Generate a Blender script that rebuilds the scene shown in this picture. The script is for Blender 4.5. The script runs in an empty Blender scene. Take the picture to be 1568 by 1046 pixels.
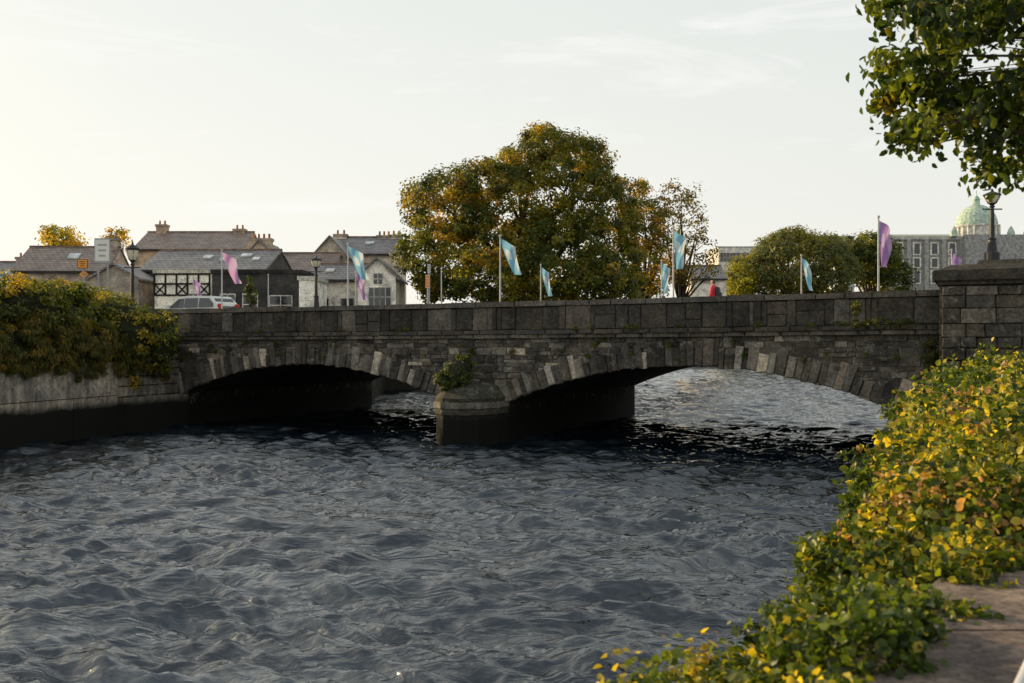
import bpy, math, random
import numpy as np
from mathutils import Vector, Matrix
from mathutils import noise as mn
random.seed(5)
R=np.random.default_rng(7)
scene=bpy.context.scene
F=1524.0; CZ=3.5
def at(px,py,Y): return Vector(((px-784)/F*Y, Y, CZ+(522-py)/F*Y))
# ---------------------------------------------------------------- materials
def newmat(name):
    m=bpy.data.materials.new(name); m.use_nodes=True
    nt=m.node_tree; nt.nodes.clear()
    out=nt.nodes.new('ShaderNodeOutputMaterial')
    return m,nt,out
def noise(nt,scale,detail=4,rough=.6,vec=None,dist=0):
    n=nt.nodes.new('ShaderNodeTexNoise'); n.inputs['Scale'].default_value=scale
    n.inputs['Detail'].default_value=detail; n.inputs['Roughness'].default_value=rough
    n.inputs['Distortion'].default_value=dist
    if vec: nt.links.new(vec,n.inputs['Vector'])
    return n
def ramp(nt,fac,stops):
    r=nt.nodes.new('ShaderNodeValToRGB'); nt.links.new(fac,r.inputs[0])
    e=r.color_ramp.elements
    e[0].position=stops[0][0]; e[0].color=(*stops[0][1],1)
    e[1].position=stops[-1][0]; e[1].color=(*stops[-1][1],1)
    for p,c in stops[1:-1]:
        x=e.new(p); x.color=(*c,1)
    return r
def mixc(nt,a,b,fac,mode='MIX'):
    m=nt.nodes.new('ShaderNodeMix'); m.data_type='RGBA'; m.blend_type=mode
    if isinstance(fac,(int,float)): m.inputs[0].default_value=fac
    else: nt.links.new(fac,m.inputs[0])
    for s,i in ((a,6),(b,7)):
        if isinstance(s,tuple): m.inputs[i].default_value=(*s,1)
        else: nt.links.new(s,m.inputs[i])
    return m.outputs[2]
def geo(nt): return nt.nodes.new('ShaderNodeNewGeometry').outputs['Position']
def stone_mat(name,stain=(.35,.33,.29),stain_amt=.35,wet=True,bump=.8,scale=1.0,wz=(.45,.85),drip=0):
    m,nt,out=newmat(name); b=nt.nodes.new('ShaderNodeBsdfPrincipled'); nt.links.new(b.outputs[0],out.inputs[0])
    a=nt.nodes.new('ShaderNodeAttribute'); a.attribute_name='Col'; p=geo(nt)
    n1=noise(nt,1.3*scale,6,.65,p); n2=noise(nt,11*scale,6,.75,p)
    r1=ramp(nt,n1.outputs[0],[(.3,(.45,.45,.47)),(.7,(1.65,1.55,1.38))])
    r2=ramp(nt,n2.outputs[0],[(.3,(.34,.34,.34)),(.7,(1.75,1.75,1.72))])
    c=mixc(nt,a.outputs[0],r1.outputs[0],1,'MULTIPLY'); c=mixc(nt,c,r2.outputs[0],1,'MULTIPLY')
    n3=noise(nt,3.2*scale,9,.8,p,.5)
    r3=ramp(nt,n3.outputs[0],[(.55,(0,0,0)),(.65,(stain_amt,)*3)])
    c=mixc(nt,c,stain,r3.outputs[0])
    if drip:
        mp=nt.nodes.new('ShaderNodeMapping'); mp.inputs['Scale'].default_value=(2.2,2.2,.22); nt.links.new(p,mp.inputs[0])
        n5=noise(nt,1.2,7,.75,mp.outputs[0]); r5=ramp(nt,n5.outputs[0],[(.42,(.25,.24,.22)),(.58,(1,1,1))]); c=mixc(nt,c,r5.outputs[0],drip,'MULTIPLY')
    n6=noise(nt,1.9,7,.7,p,1); r6=ramp(nt,n6.outputs[0],[(.58,(0,0,0)),(.70,(.5,.5,.5))]); c=mixc(nt,c,(.045,.05,.02),r6.outputs[0])
    if wet:
        sp=nt.nodes.new('ShaderNodeSeparateXYZ'); nt.links.new(p,sp.inputs[0])
        ad=nt.nodes.new('ShaderNodeMath'); ad.operation='MULTIPLY_ADD'; nt.links.new(n1.outputs[0],ad.inputs[0]); ad.inputs[1].default_value=-.5; nt.links.new(sp.outputs[2],ad.inputs[2])
        r4=ramp(nt,ad.outputs[0],[(wz[0],(0,0,0)),(wz[1],(1,1,1))])
        c=mixc(nt,(.008,.009,.006),c,r4.outputs[0])
    nt.links.new(c,b.inputs['Base Color']); b.inputs['Roughness'].default_value=.9
    b.inputs['Specular IOR Level'].default_value=.25
    bm=nt.nodes.new('ShaderNodeBump'); bm.inputs['Strength'].default_value=bump; bm.inputs['Distance'].default_value=.06
    nt.links.new(n2.outputs[0],bm.inputs['Height']); nt.links.new(bm.outputs[0],b.inputs['Normal'])
    return m
def leaf_mat(name,trans=.45,rough=.5,tint=(2.4,2.05,.7)):
    m,nt,out=newmat(name)
    a=nt.nodes.new('ShaderNodeAttribute'); a.attribute_name='Col'
    b=nt.nodes.new('ShaderNodeBsdfPrincipled'); b.inputs['Roughness'].default_value=rough; b.inputs['Specular IOR Level'].default_value=.3
    t=nt.nodes.new('ShaderNodeBsdfTranslucent'); mx=nt.nodes.new('ShaderNodeMixShader'); mx.inputs[0].default_value=trans
    c2=mixc(nt,a.outputs[0],tint,1,'MULTIPLY')
    nt.links.new(a.outputs[0],b.inputs['Base Color']); nt.links.new(c2,t.inputs[0])
    nt.links.new(b.outputs[0],mx.inputs[1]); nt.links.new(t.outputs[0],mx.inputs[2]); nt.links.new(mx.outputs[0],out.inputs[0])
    return m
def plain(name,col,rough=.7,metal=0,var=.25,scale=3,bump=0,spec=.3):
    m,nt,out=newmat(name); b=nt.nodes.new('ShaderNodeBsdfPrincipled'); nt.links.new(b.outputs[0],out.inputs[0])
    n=noise(nt,scale,6,.65,geo(nt))
    r=ramp(nt,n.outputs[0],[(.3,tuple(c*(1-var) for c in col)),(.7,tuple(min(c*(1+var),1) for c in col))])
    nt.links.new(r.outputs[0],b.inputs['Base Color']); b.inputs['Roughness'].default_value=rough; b.inputs['Metallic'].default_value=metal
    b.inputs['Specular IOR Level'].default_value=spec
    if bump:
        bm=nt.nodes.new('ShaderNodeBump'); bm.inputs['Strength'].default_value=bump; bm.inputs['Distance'].default_value=.03
        nt.links.new(n.outputs[0],bm.inputs['Height']); nt.links.new(bm.outputs[0],b.inputs['Normal'])
    return m
def attr_mat(name,rough=.8,trans=0):
    m,nt,out=newmat(name); b=nt.nodes.new('ShaderNodeBsdfPrincipled')
    a=nt.nodes.new('ShaderNodeAttribute'); a.attribute_name='Col'
    nt.links.new(a.outputs[0],b.inputs['Base Color']); b.inputs['Roughness'].default_value=rough
    if trans:
        t=nt.nodes.new('ShaderNodeBsdfTranslucent'); nt.links.new(a.outputs[0],t.inputs[0])
        mx=nt.nodes.new('ShaderNodeMixShader'); mx.inputs[0].default_value=trans
        nt.links.new(b.outputs[0],mx.inputs[1]); nt.links.new(t.outputs[0],mx.inputs[2]); nt.links.new(mx.outputs[0],out.inputs[0])
    else: nt.links.new(b.outputs[0],out.inputs[0])
    return m
def slate_mat(name,c1,c2):
    m,nt,out=newmat(name); b=nt.nodes.new('ShaderNodeBsdfPrincipled'); nt.links.new(b.outputs[0],out.inputs[0])
    p=geo(nt); sp=nt.nodes.new('ShaderNodeSeparateXYZ'); nt.links.new(p,sp.inputs[0])
    cb=nt.nodes.new('ShaderNodeCombineXYZ'); nt.links.new(sp.outputs[0],cb.inputs[0]); nt.links.new(sp.outputs[2],cb.inputs[1])
    br=nt.nodes.new('ShaderNodeTexBrick'); nt.links.new(cb.outputs[0],br.inputs['Vector'])
    br.inputs['Scale'].default_value=1; br.inputs['Brick Width'].default_value=.45; br.inputs['Row Height'].default_value=.17; br.inputs['Mortar Size'].default_value=.02
    br.inputs['Color1'].default_value=(*c1,1); br.inputs['Color2'].default_value=(*c2,1); br.inputs['Mortar'].default_value=(.05,.05,.05,1)
    n=noise(nt,1.2,6,.7,p); r=ramp(nt,n.outputs[0],[(.3,(.6,.6,.6)),(.7,(1.4,1.35,1.3))])
    c=mixc(nt,br.outputs[0],r.outputs[0],1,'MULTIPLY'); nt.links.new(c,b.inputs['Base Color']); b.inputs['Roughness'].default_value=.55
    return m
STONE=stone_mat('limestone_masonry',stain=(.45,.43,.38),stain_amt=.5); STONE_DRY=stone_mat('weathered_stone',wet=False,stain_amt=.25)
QUAY=stone_mat('quay_masonry',stain=(.55,.52,.45),stain_amt=.6,scale=.6,wz=(.70,1.0),drip=.6)
COPING=stone_mat('coping_rough',stain=(.34,.26,.22),stain_amt=.5,wet=False,bump=1.0,scale=2.5)
LEAF=leaf_mat('foliage_leaf'); LEAFN=leaf_mat('glossy_leaf',.45,.38,(2.4,2.15,.7))
BARK=plain('bark',(.07,.05,.035),.9,bump=.5,scale=8)
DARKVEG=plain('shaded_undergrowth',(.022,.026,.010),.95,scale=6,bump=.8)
ATTR=attr_mat('painted_parts',.6); FLAGM=attr_mat('flag_cloth',.8,.45)
IRON=plain('painted_iron',(.03,.03,.03),.5); POLE=plain('white_pole',(.5,.5,.5),.4)
GLASS=plain('window_glass',(.03,.035,.04),.08,var=.1,spec=.8)
GLOBE=plain('lamp_glass',(.75,.70,.55),.25,var=.05)
# ---------------------------------------------------------------- mesh builder
def empty(name,loc=(0,0,0)):
    e=bpy.data.objects.new(name,None); scene.collection.objects.link(e); e.empty_display_size=.1; return e
class MB:
    def __init__(s): s.v=[];s.f=[];s.c=[]
    def poly(s,pts,col=(.2,.2,.2)):
        i=len(s.v); s.v+= [tuple(p) for p in pts]; s.f.append(tuple(range(i,i+len(pts)))); s.c.append(col)
    def hexa(s,b,t,col=(.2,.2,.2)):
        i=len(s.v); s.v+=[tuple(p) for p in b]+[tuple(p) for p in t]; n=len(b)
        s.f.append(tuple(range(i+n-1,i-1,-1))); s.f.append(tuple(range(i+n,i+2*n))); s.c+=[col,col]
        for k in range(n):
            s.f.append((i+k,i+(k+1)%n,i+n+(k+1)%n,i+n+k)); s.c.append(col)
    def box(s,x0,x1,y0,y1,z0,z1,col=(.2,.2,.2),M=None):
        b=[Vector((x,y,z0)) for x,y in ((x0,y0),(x1,y0),(x1,y1),(x0,y1))]; t=[Vector((p.x,p.y,z1)) for p in b]
        if M: b=[M@p for p in b]; t=[M@p for p in t]
        s.hexa(b,t,col)
    def tube(s,p0,p1,r0,r1,n=8,col=(.2,.2,.2)):
        p0=Vector(p0);p1=Vector(p1); d=(p1-p0).normalized(); a=d.orthogonal().normalized(); b=d.cross(a)
        s.hexa([p0+(a*math.cos(2*math.pi*k/n)+b*math.sin(2*math.pi*k/n))*r0 for k in range(n)],
               [p1+(a*math.cos(2*math.pi*k/n)+b*math.sin(2*math.pi*k/n))*r1 for k in range(n)],col)
    def lathe(s,c,prof,n=16,col=(.2,.2,.2)):
        i=len(s.v); c=Vector(c)
        for r,z in prof:
            for k in range(n): s.v.append((c.x+r*math.cos(2*math.pi*k/n),c.y+r*math.sin(2*math.pi*k/n),c.z+z))
        for j in range(len(prof)-1):
            for k in range(n):
                s.f.append((i+j*n+k,i+j*n+(k+1)%n,i+(j+1)*n+(k+1)%n,i+(j+1)*n+k)); s.c.append(col)
    def make(s,name,mat,parent=None,smooth=False):
        me=bpy.data.meshes.new(name); me.from_pydata(s.v,[],s.f); me.update()
        a=me.attributes.new('Col','FLOAT_COLOR','FACE')
        a.data.foreach_set('color',np.array([(*c,1) for c in s.c],dtype=np.float32).ravel())
        me.materials.append(mat)
        if smooth: me.polygons.foreach_set('use_smooth',[True]*len(me.polygons))
        o=bpy.data.objects.new(name,me); scene.collection.objects.link(o)
        if parent: o.parent=parent
        return o
def npmesh(name,V,Fq,mat,col=None,parent=None,smooth=False):
    me=bpy.data.meshes.new(name); me.vertices.add(len(V)); me.vertices.foreach_set('co',V.astype(np.float32).ravel())
    n=len(Fq); me.loops.add(n*4); me.loops.foreach_set('vertex_index',Fq.astype(np.int32).ravel())
    me.polygons.add(n); me.polygons.foreach_set('loop_start',np.arange(0,n*4,4,dtype=np.int32))
    if smooth: me.polygons.foreach_set('use_smooth',np.ones(n,dtype=bool))
    me.update(calc_edges=True)
    if col is not None:
        a=me.attributes.new('Col','FLOAT_COLOR','POINT'); a.data.foreach_set('color',np.c_[col,np.ones(len(col))].astype(np.float32).ravel())
    me.materials.append(mat); o=bpy.data.objects.new(name,me); scene.collection.objects.link(o)
    if parent: o.parent=parent
    return o
def unit(a): return a/np.maximum(np.linalg.norm(a,axis=1,keepdims=True),1e-6)
def leaves(name,P,N,S,C,mat,parent=None,asp=.62,tang=None,simple=True):
    n=len(P); N=unit(N); T=tang if tang is not None else R.normal(size=(n,3))
    T=unit(T-(T*N).sum(1,keepdims=True)*N); B=np.cross(N,T); S=S.reshape(-1,1)
    if simple:
        V=np.stack([P-T*S*.5,P+B*S*.5*asp+N*S*.1,P+T*S*.5,P-B*S*.5*asp+N*S*.1],1).reshape(-1,3)
        Fq=np.arange(n*4).reshape(n,4); k=4
    else:
        V=np.stack([P-T*S*.5,P-T*S*.18+B*S*.5*asp+N*S*.1,P+T*S*.2+B*S*.4*asp+N*S*.08,P+T*S*.5-N*S*.08,
                    P+T*S*.2-B*S*.4*asp+N*S*.08,P-T*S*.18-B*S*.5*asp+N*S*.1],1).reshape(-1,3)
        b=np.arange(n)[:,None]*6; Fq=np.concatenate([b+np.array([[0,1,2,3]]),b+np.array([[0,3,4,5]])],0); k=6
    return npmesh(name,V,Fq,mat,np.repeat(C,k,0),parent)
def clumps(ells,nc,nl,rc,shell=.75,flat=.75):
    E=np.array(ells,dtype=float); w=(E[:,3]*E[:,5])**1.0; w/=w.sum()
    idx=R.choice(len(E),nc,p=w); d=unit(R.normal(size=(nc,3)))
    fr=np.where(R.random(nc)<shell,R.uniform(.82,1.04,nc),R.random(nc)**.4*.85)
    c=E[idx,:3]+d*E[idx,3:6]*fr[:,None]
    keep=np.ones(nc,bool)
    for e in E:
        q=(((c-e[:3])/e[3:6])**2).sum(1); keep&=~((q<.45)&(R.random(nc)<.75))
    c=c[keep]; d=d[keep]; m=len(c)
    rr=rc*R.uniform(.6,1.35,m)
    ci=np.repeat(np.arange(m),nl); g=unit(R.normal(size=(m*nl,3)))*(R.random((m*nl,1))**.5)
    off=g*rr[ci][:,None]; off[:,2]*=flat
    P=c[ci]+off; N=d[ci]*.5+g*.8+R.normal(size=P.shape)*.45+np.array([0,0,.35])
    return P,N,ci,c
def palette(ci,ncl,pal,wts,jit=.25,bias=None):
    pal=np.array(pal); k=R.choice(len(pal),ncl,p=np.array(wts)/sum(wts))
    if bias is not None: k=bias(k)
    C=pal[k][ci]; mixk=R.choice(len(pal),len(ci),p=np.array(wts)/sum(wts)); m=R.random(len(ci))[:,None]*.45
    C=C*(1-m)+pal[mixk]*m
    return np.clip(C*R.uniform(1-jit,1+jit,(len(ci),1)),0,1)
def limb_mesh(base,targets,r0,parent,fork=.35):
    m=MB(); base=Vector(base); cen=sum((Vector(t) for t in targets),Vector())/len(targets)
    fk=base.lerp(Vector((base.x*.5+cen.x*.5,base.y*.5+cen.y*.5,cen.z)),fork)
    m.tube(base-Vector((0,0,.3)),base+Vector((0,0,.5)),r0*1.5,r0*1.05,10); m.tube(base+Vector((0,0,.5)),fk,r0*1.05,r0*.75,10)
    for t in targets:
        t=Vector(t); mid=fk.lerp(t,.45)+Vector((random.uniform(-.1,.1),random.uniform(-.1,.1),.12))*(t-fk).length
        m.tube(fk,mid,r0*.5,r0*.28,6); m.tube(mid,t,r0*.28,r0*.06,5)
        for q in range(3):
            e=mid.lerp(t,random.uniform(.1,.6)); o=Vector((random.gauss(0,1),random.gauss(0,1),random.gauss(.3,.5))).normalized()*(t-fk).length*.16
            m.tube(e,e+o,r0*.12,r0*.03,4)
    m.make('trunk_and_limbs',BARK,parent)
# ---------------------------------------------------------------- world, sun, camera
SUN=Vector((-.86,.51,0)).normalized(); EL=math.radians(15)
S3=Vector((SUN.x*math.cos(EL),SUN.y*math.cos(EL),math.sin(EL)))
w=bpy.data.worlds.new('World'); scene.world=w; w.use_nodes=True; nt=w.node_tree; nt.nodes.clear()
wo=nt.nodes.new('ShaderNodeOutputWorld'); sky=nt.nodes.new('ShaderNodeTexSky'); sky.sky_type='NISHITA'; sky.sun_disc=False
sky.sun_elevation=EL; sky.sun_rotation=math.atan2(SUN.x,SUN.y); sky.dust_density=3; sky.air_density=1.2
bg=nt.nodes.new('ShaderNodeBackground'); bg.inputs[1].default_value=.10; nt.links.new(sky.outputs[0],bg.inputs[0])
tc=nt.nodes.new('ShaderNodeTexCoord'); sp=nt.nodes.new('ShaderNodeSeparateXYZ'); nt.links.new(tc.outputs['Generated'],sp.inputs[0])
mp=nt.nodes.new('ShaderNodeMapping'); mp.inputs['Rotation'].default_value=(0,math.radians(-16),0); mp.inputs['Scale'].default_value=(1.8,1.8,9)
nt.links.new(tc.outputs['Generated'],mp.inputs[0])
cn=noise(nt,2.1,10,.66,mp.outputs[0],.6)
cr=ramp(nt,cn.outputs[0],[(.53,(0,0,0)),(.72,(.95,.95,.95))])
hz=ramp(nt,sp.outputs[2],[(.0,(1.0,.95,.86)),(.10,(.93,.93,.87)),(.32,(.82,.86,.83)),(.50,(.80,.84,.83)),(.72,(.58,.64,.67)),(1,(.28,.35,.43))])
dt=nt.nodes.new('ShaderNodeVectorMath'); dt.operation='DOT_PRODUCT'; nt.links.new(tc.outputs['Generated'],dt.inputs[0]); dt.inputs[1].default_value=tuple(S3)
gl=ramp(nt,dt.outputs['Value'],[(.2,(0,0,0)),(.80,(.09,.075,.055)),(.93,(.15,.12,.07)),(1,(.9,.75,.5))])
hz2=mixc(nt,hz.outputs[0],gl.outputs[0],1,'ADD')
hz3=mixc(nt,hz2,(1.03,1.02,.99),cr.outputs[0])
bg2=nt.nodes.new('ShaderNodeBackground'); nt.links.new(hz3,bg2.inputs[0]); bg2.inputs[1].default_value=1.0
mxs=nt.nodes.new('ShaderNodeMixShader'); mxs.inputs[0].default_value=.92
nt.links.new(bg.outputs[0],mxs.inputs[1]); nt.links.new(bg2.outputs[0],mxs.inputs[2]); nt.links.new(mxs.outputs[0],wo.inputs[0])
sl=bpy.data.lights.new('sun','SUN'); sl.energy=5; sl.angle=math.radians(.6); sl.color=(1,.76,.42)
so=bpy.data.objects.new('sun',sl); scene.collection.objects.link(so); so.rotation_euler=S3.to_track_quat('Z','Y').to_euler()
cam=bpy.data.cameras.new('camera'); cam.lens=35; cam.sensor_width=36; cam.clip_end=6000; cam.clip_start=.05
cam.dof.use_dof=True; cam.dof.focus_distance=36; cam.dof.aperture_fstop=3.5
co=bpy.data.objects.new('camera',cam); scene.collection.objects.link(co); co.location=(0,0,CZ); co.rotation_euler=(math.pi/2,0,0); scene.camera=co
scene.view_settings.view_transform='Standard'; scene.view_settings.look='None'; scene.view_settings.exposure=0
# ---------------------------------------------------------------- bridge frame
A=Vector((-14.5,43,0)); D=Vector((.9029,-.43,0)).normalized(); Nn=Vector((.43,.9029,0)).normalized()
def B(u,v,z):
    p=A+D*u+Nn*v; k=min(max(u/30,0),1)**2*min(max((z-3.0)/.6,0),1)*.16
    return Vector((p.x,p.y,z+k))
def uof(px,v=0):
    t=(px-784)/F; ax=A.x+Nn.x*v; ay=A.y+Nn.y*v
    return (ay*t-ax)/(D.x-D.y*t)
BW=14.6; L=30.0; ZR=3.85
arches=[(.37,13.5,1.28,2.62),(15.85,29.3,1.32,2.72)]
def circ(a):
    u0,u1,zs,zc=a; h=(u1-u0)/2; r=zc-zs; Rr=(h*h+r*r)/(2*r); return (u0+u1)/2,zc-Rr,Rr
def intr(u,off=0):
    best=None
    for a in arches:
        cu,cz,Rr=circ(a); q=(Rr+off)**2-(u-cu)**2
        if q>0 and a[0]-off*.4<u<a[1]+off*.4:
            z=cz+math.sqrt(q); best=max(best or -9,z)
    return best
bridge=empty('stone_arch_bridge')
core=MB(); mort=(.17,.16,.14); dmort=(.025,.023,.021)
us=sorted(set([-3.0,33.0]+[a[i] for a in arches for i in (0,1)]+[a[0]+(a[1]-a[0])*k/40 for a in arches for k in range(41)]))
for i in range(len(us)-1):
    ua,ub=us[i],us[i+1]; um=(ua+ub)/2
    inside=any(a[0]<um<a[1] for a in arches)
    if inside:
        a=[a for a in arches if a[0]<um<a[1]][0]
        za=intr(min(max(ua,a[0]+1e-4),a[1]-1e-4)); zb=intr(min(max(ub,a[0]+1e-4),a[1]-1e-4))
    else: za=zb=-1.5
    for v in (0.0,BW): core.poly([B(ua,v,za),B(ub,v,zb),B(ub,v,3.75),B(ua,v,3.75)],mort)
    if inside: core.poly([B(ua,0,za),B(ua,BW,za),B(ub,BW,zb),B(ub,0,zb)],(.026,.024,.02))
for a in arches:
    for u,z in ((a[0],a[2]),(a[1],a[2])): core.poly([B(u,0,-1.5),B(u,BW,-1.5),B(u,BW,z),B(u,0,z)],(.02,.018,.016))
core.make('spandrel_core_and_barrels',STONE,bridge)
def blk(m,c4,v0,p,col,ch=.025,jt=0,tilt=0):
    c=sum((Vector((u,z)) for u,z in c4),Vector((0,0)))/4
    js=[(random.uniform(-jt,jt),random.uniform(-jt,jt)) for _ in range(4)]; tl=[random.uniform(-tilt,tilt) for _ in range(4)]
    def ring(v,k,front=False): 
        o=[]
        for n_,(u,z) in enumerate(c4):
            q=Vector((u,z))-c; l=q.length; q*=max(l-k,.01)/l; o.append(B(c.x+q.x+js[n_][0],v+(tl[n_] if front else 0),c.y+q.y+js[n_][1]))
        return o
    r0=ring(v0+.03,.014); r1=ring(v0-p+ch,.014); r2=ring(v0-p,.014+ch*1.3,True)
    i=len(m.v); m.v+=[tuple(x) for x in r0+r1+r2]
    for a,b in ((0,4),(4,8)):
        for k in range(4): m.f.append((i+a+k,i+a+(k+1)%4,i+b+(k+1)%4,i+b+k)); m.c.append(col)
    m.f.append((i+8,i+9,i+10,i+11)); m.c.append(col)
def jit(a): return random.uniform(-a,a)
def gcol(lo,hi,warm=1.0):
    g=random.uniform(lo,hi); w_=warm*random.uniform(.98,1.08); return (g*1.06*w_,g*.99,g*.90/w_)
ringm=MB()
for a in arches:
    cu,cz,Rr=circ(a); th=math.asin((a[1]-a[0])/2/Rr); s=-th
    while s<th-.005:
        ds=random.uniform(.15,.36)/Rr
        if s+ds>th-.012: ds=th-s
        ro=Rr+random.uniform(.42,.90)+ (abs(s+ds/2)/th)**3*.15
        f=lambda an,r:(cu+math.sin(an)*r,cz+math.cos(an)*r)
        c4=[f(s,Rr-.02-random.random()*.07),f(s+ds,Rr-.02-random.random()*.07),f(s+ds,ro),f(s,ro)]
        c4=[(u,min(z,3.56)) for u,z in c4]
        g=random.random(); col=gcol(.045,.11) if g<.68 else (gcol(.12,.21) if g<.92 else gcol(.27,.40))
        blk(ringm,c4,0,random.uniform(.06,.2),col,.035,.02,.045)
        s+=ds
ringm.make('voussoirs',STONE,bridge)
spm=MB(); z=.2
while z<3.5:
    h=random.uniform(.14,.32); h=min(h,3.58-z)
    if h<.09: break
    u=-1.5
    while u<L+.3:
        wd=random.uniform(.22,.85); 
        ok=True
        for q in (u,u+wd/2,u+wd):
            zi=intr(q,.35)
            if zi is not None and z<zi: ok=False
            if any(a_[0]-.02<q<a_[1]+.02 for a_ in arches) and zi is None: ok=False
        if ok:
            g=random.random(); col=gcol(.045,.11) if g<.75 else (gcol(.12,.22) if g<.95 else gcol(.27,.40))
            if h>.22 and random.random()<.45:
                hh=h*random.uniform(.4,.6)
                blk(spm,[(u,z),(u+wd,z),(u+wd,z+hh),(u,z+hh)],0,random.uniform(.02,.08),col,.025,.014,.018); col=gcol(.045,.14)
                blk(spm,[(u,z+hh),(u+wd*.6,z+hh),(u+wd*.6,z+h),(u,z+h)],0,random.uniform(.02,.08),col,.025,.014,.018)
                blk(spm,[(u+wd*.6,z+hh),(u+wd,z+hh),(u+wd,z+h),(u+wd*.6,z+h)],0,random.uniform(.02,.08),gcol(.045,.14),.025,.014,.018)
            else: blk(spm,[(u,z),(u+wd,z),(u+wd,z+h),(u,z+h)],0,random.uniform(.015,.09),col,.025,.024,.02)
        u+=wd
    z+=h
spm.make('spandrel_stones',STONE,bridge)
sc=MB(); u=-1
while u<L+.2:
    wd=random.uniform(.6,1.5); c=gcol(.08,.14)
    blk(sc,[(u,3.57),(u+wd,3.57),(u+wd,3.70),(u,3.70)],0,.20+jit(.015),c,.05,.008,.01); c=gcol(.045,.08)
    blk(sc,[(u+.3,3.70),(u+.3+wd,3.70),(u+.3+wd,3.86),(u+.3,3.86)],0,.27+jit(.015),c,.07,.008,.01); u+=wd
sc.make('string_course',STONE_DRY,bridge)
pp=MB()
def lbox(m,ua,ub,va,vb,z0,z1,col,n=30):
    for k in range(n):
        a0=ua+(ub-ua)*k/n; a1=ua+(ub-ua)*(k+1)/n
        m.hexa([B(a0,va,z0),B(a1,va,z0),B(a1,vb,z0),B(a0,vb,z0)],[B(a0,va,z1),B(a1,va,z1),B(a1,vb,z1),B(a0,vb,z1)],col)
lbox(pp,-1.5,L+.4,0,.42,3.76,4.84,dmort)
u=-1.5
while u<L+.3:
    wd=random.choice([random.uniform(.14,.28),random.uniform(.4,.7),random.uniform(.6,1.1)]); c=gcol(.032,.068) if random.random()<.8 else gcol(.08,.14)
    wd=min(wd,max(L+.4-u,.05)); zt=4.70+jit(.025)
    if random.random()<.3 and wd>.5:
        zm=random.uniform(4.1,4.4); blk(pp,[(u,3.86),(u+wd,3.86),(u+wd,zm),(u,zm)],0,.05+jit(.03),c,.025,.012,.018); blk(pp,[(u,zm),(u+wd,zm),(u+wd,zt),(u,zt)],0,.05+jit(.03),gcol(.035,.08),.025,.012,.018)
    else: blk(pp,[(u,3.86),(u+wd,3.86),(u+wd,zt),(u,zt)],0,.05+jit(.03),c,.03,.014,.02)
    u+=wd
u=-1.5
while u<L+.35:
    wd=min(random.uniform(.7,1.8),max(L+.4-u,.1)); c=gcol(.07,.12); zt=4.9+jit(.02)
    pp.hexa([B(u+.012,-.10+jit(.015),4.715),B(u+wd-.012,-.10+jit(.015),4.715),B(u+wd-.012,.5,4.715),B(u+.012,.5,4.715)],[B(u+.03,-.06,zt),B(u+wd-.03,-.06,zt+jit(.015)),B(u+wd-.03,.47,zt),B(u+.03,.47,zt)],c); u+=wd
lbox(pp,-6,L+3,BW-.45,BW,3.76,4.9,(.16,.15,.14))
pp.make('parapets',STONE_DRY,bridge)
dk=MB(); lbox(dk,-1.5,L+4,.43,BW-.46,3.3,3.72,(.05,.05,.05)); dk.make('carriageway',STONE_DRY,bridge)
fp=MB()
for v0,v1 in ((.435,2.4),(BW-2.6,BW-.465)): lbox(fp,-1.4,L+3.9,v0,v1,3.725,3.85,(.25,.24,.22))
fp.make('footways',STONE_DRY,bridge)
cw=MB(); uc=14.67; hw=1.18
def cutp(k,z,ex=0):
    pts=[(-hw-ex,.0),(-hw-ex,-.8),(-.85-ex*.8,-1.6-ex*.6),(-.35-ex*.5,-2.0-ex),(.35+ex*.5,-2.0-ex),(.85+ex*.8,-1.6-ex*.6),(hw+ex,-.8),(hw+ex,.0)]
    return [B(uc+a*k,b*k,z) for a,b in pts]
cw.hexa(cutp(1,-1.5),cutp(1,.9),(.035,.032,.026))
cw.hexa(cutp(1,.915,.05),cutp(1,1.13,.05),(.08,.075,.06))
cw.hexa(cutp(1,1.145,.10),cutp(1,1.36,.08),(.14,.13,.11))
lv=[(1.0,1.36),(1.02,1.5),(.92,1.68),(.74,1.86),(.5,1.98),(.2,2.05)]
for (k0,z0),(k1,z1) in zip(lv[:-1],lv[1:]): cw.hexa(cutp(k0,z0),cutp(k1,z1),(.06,.06,.045))
cw.make('cutwater',STONE,bridge)
# ---------------------------------------------------------------- end pylon
py=empty('stone_end_pier')
m=MB(); PV=-.75; U0=30.4
def hb(u0,u1,v0,v1,z0,z1,col,dx=0): m.hexa([B(u0,v0,z0),B(u1,v0,z0),B(u1,v1,z0),B(u0,v1,z0)],[B(u0+dx,v0+dx,z1),B(u1-dx,v0+dx,z1),B(u1-dx,v1-dx,z1),B(u0+dx,v1-dx,z1)],col)
hb(U0,38,PV,3.2,-1.5,5.0,dmort)
hb(U0-.1,38.1,PV-.1,3.3,5.0,5.12,(.08,.075,.065)); hb(U0-.22,38.2,PV-.24,3.4,5.12,5.42,(.055,.05,.042)); hb(U0-.1,38,PV-.1,3.2,5.42,5.60,(.05,.045,.04),.35); hb(U0+.9,34.0,PV+.5,2.2,5.60,5.74,(.06,.055,.05),.1)
m.make('core_and_cap',STONE_DRY,py)
m=MB(); z=.4
while z<4.98:
    h=min(random.uniform(.22,.48),5.0-z); 
    if h<.08: break
    u=U0
    while u<38:
        wd=random.uniform(.35,1.0)
        if u==U0: wd=random.choice([.5,.65])
        proj=.16 if u<U0+.7 else random.uniform(.03,.09)
        blk(m,[(u,z),(u+wd,z),(u+wd,z+h),(u,z+h)],PV,proj,gcol(.045,.09) if random.random()<.85 else gcol(.12,.19),.03,.012,.018); u+=wd
    z+=h
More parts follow.
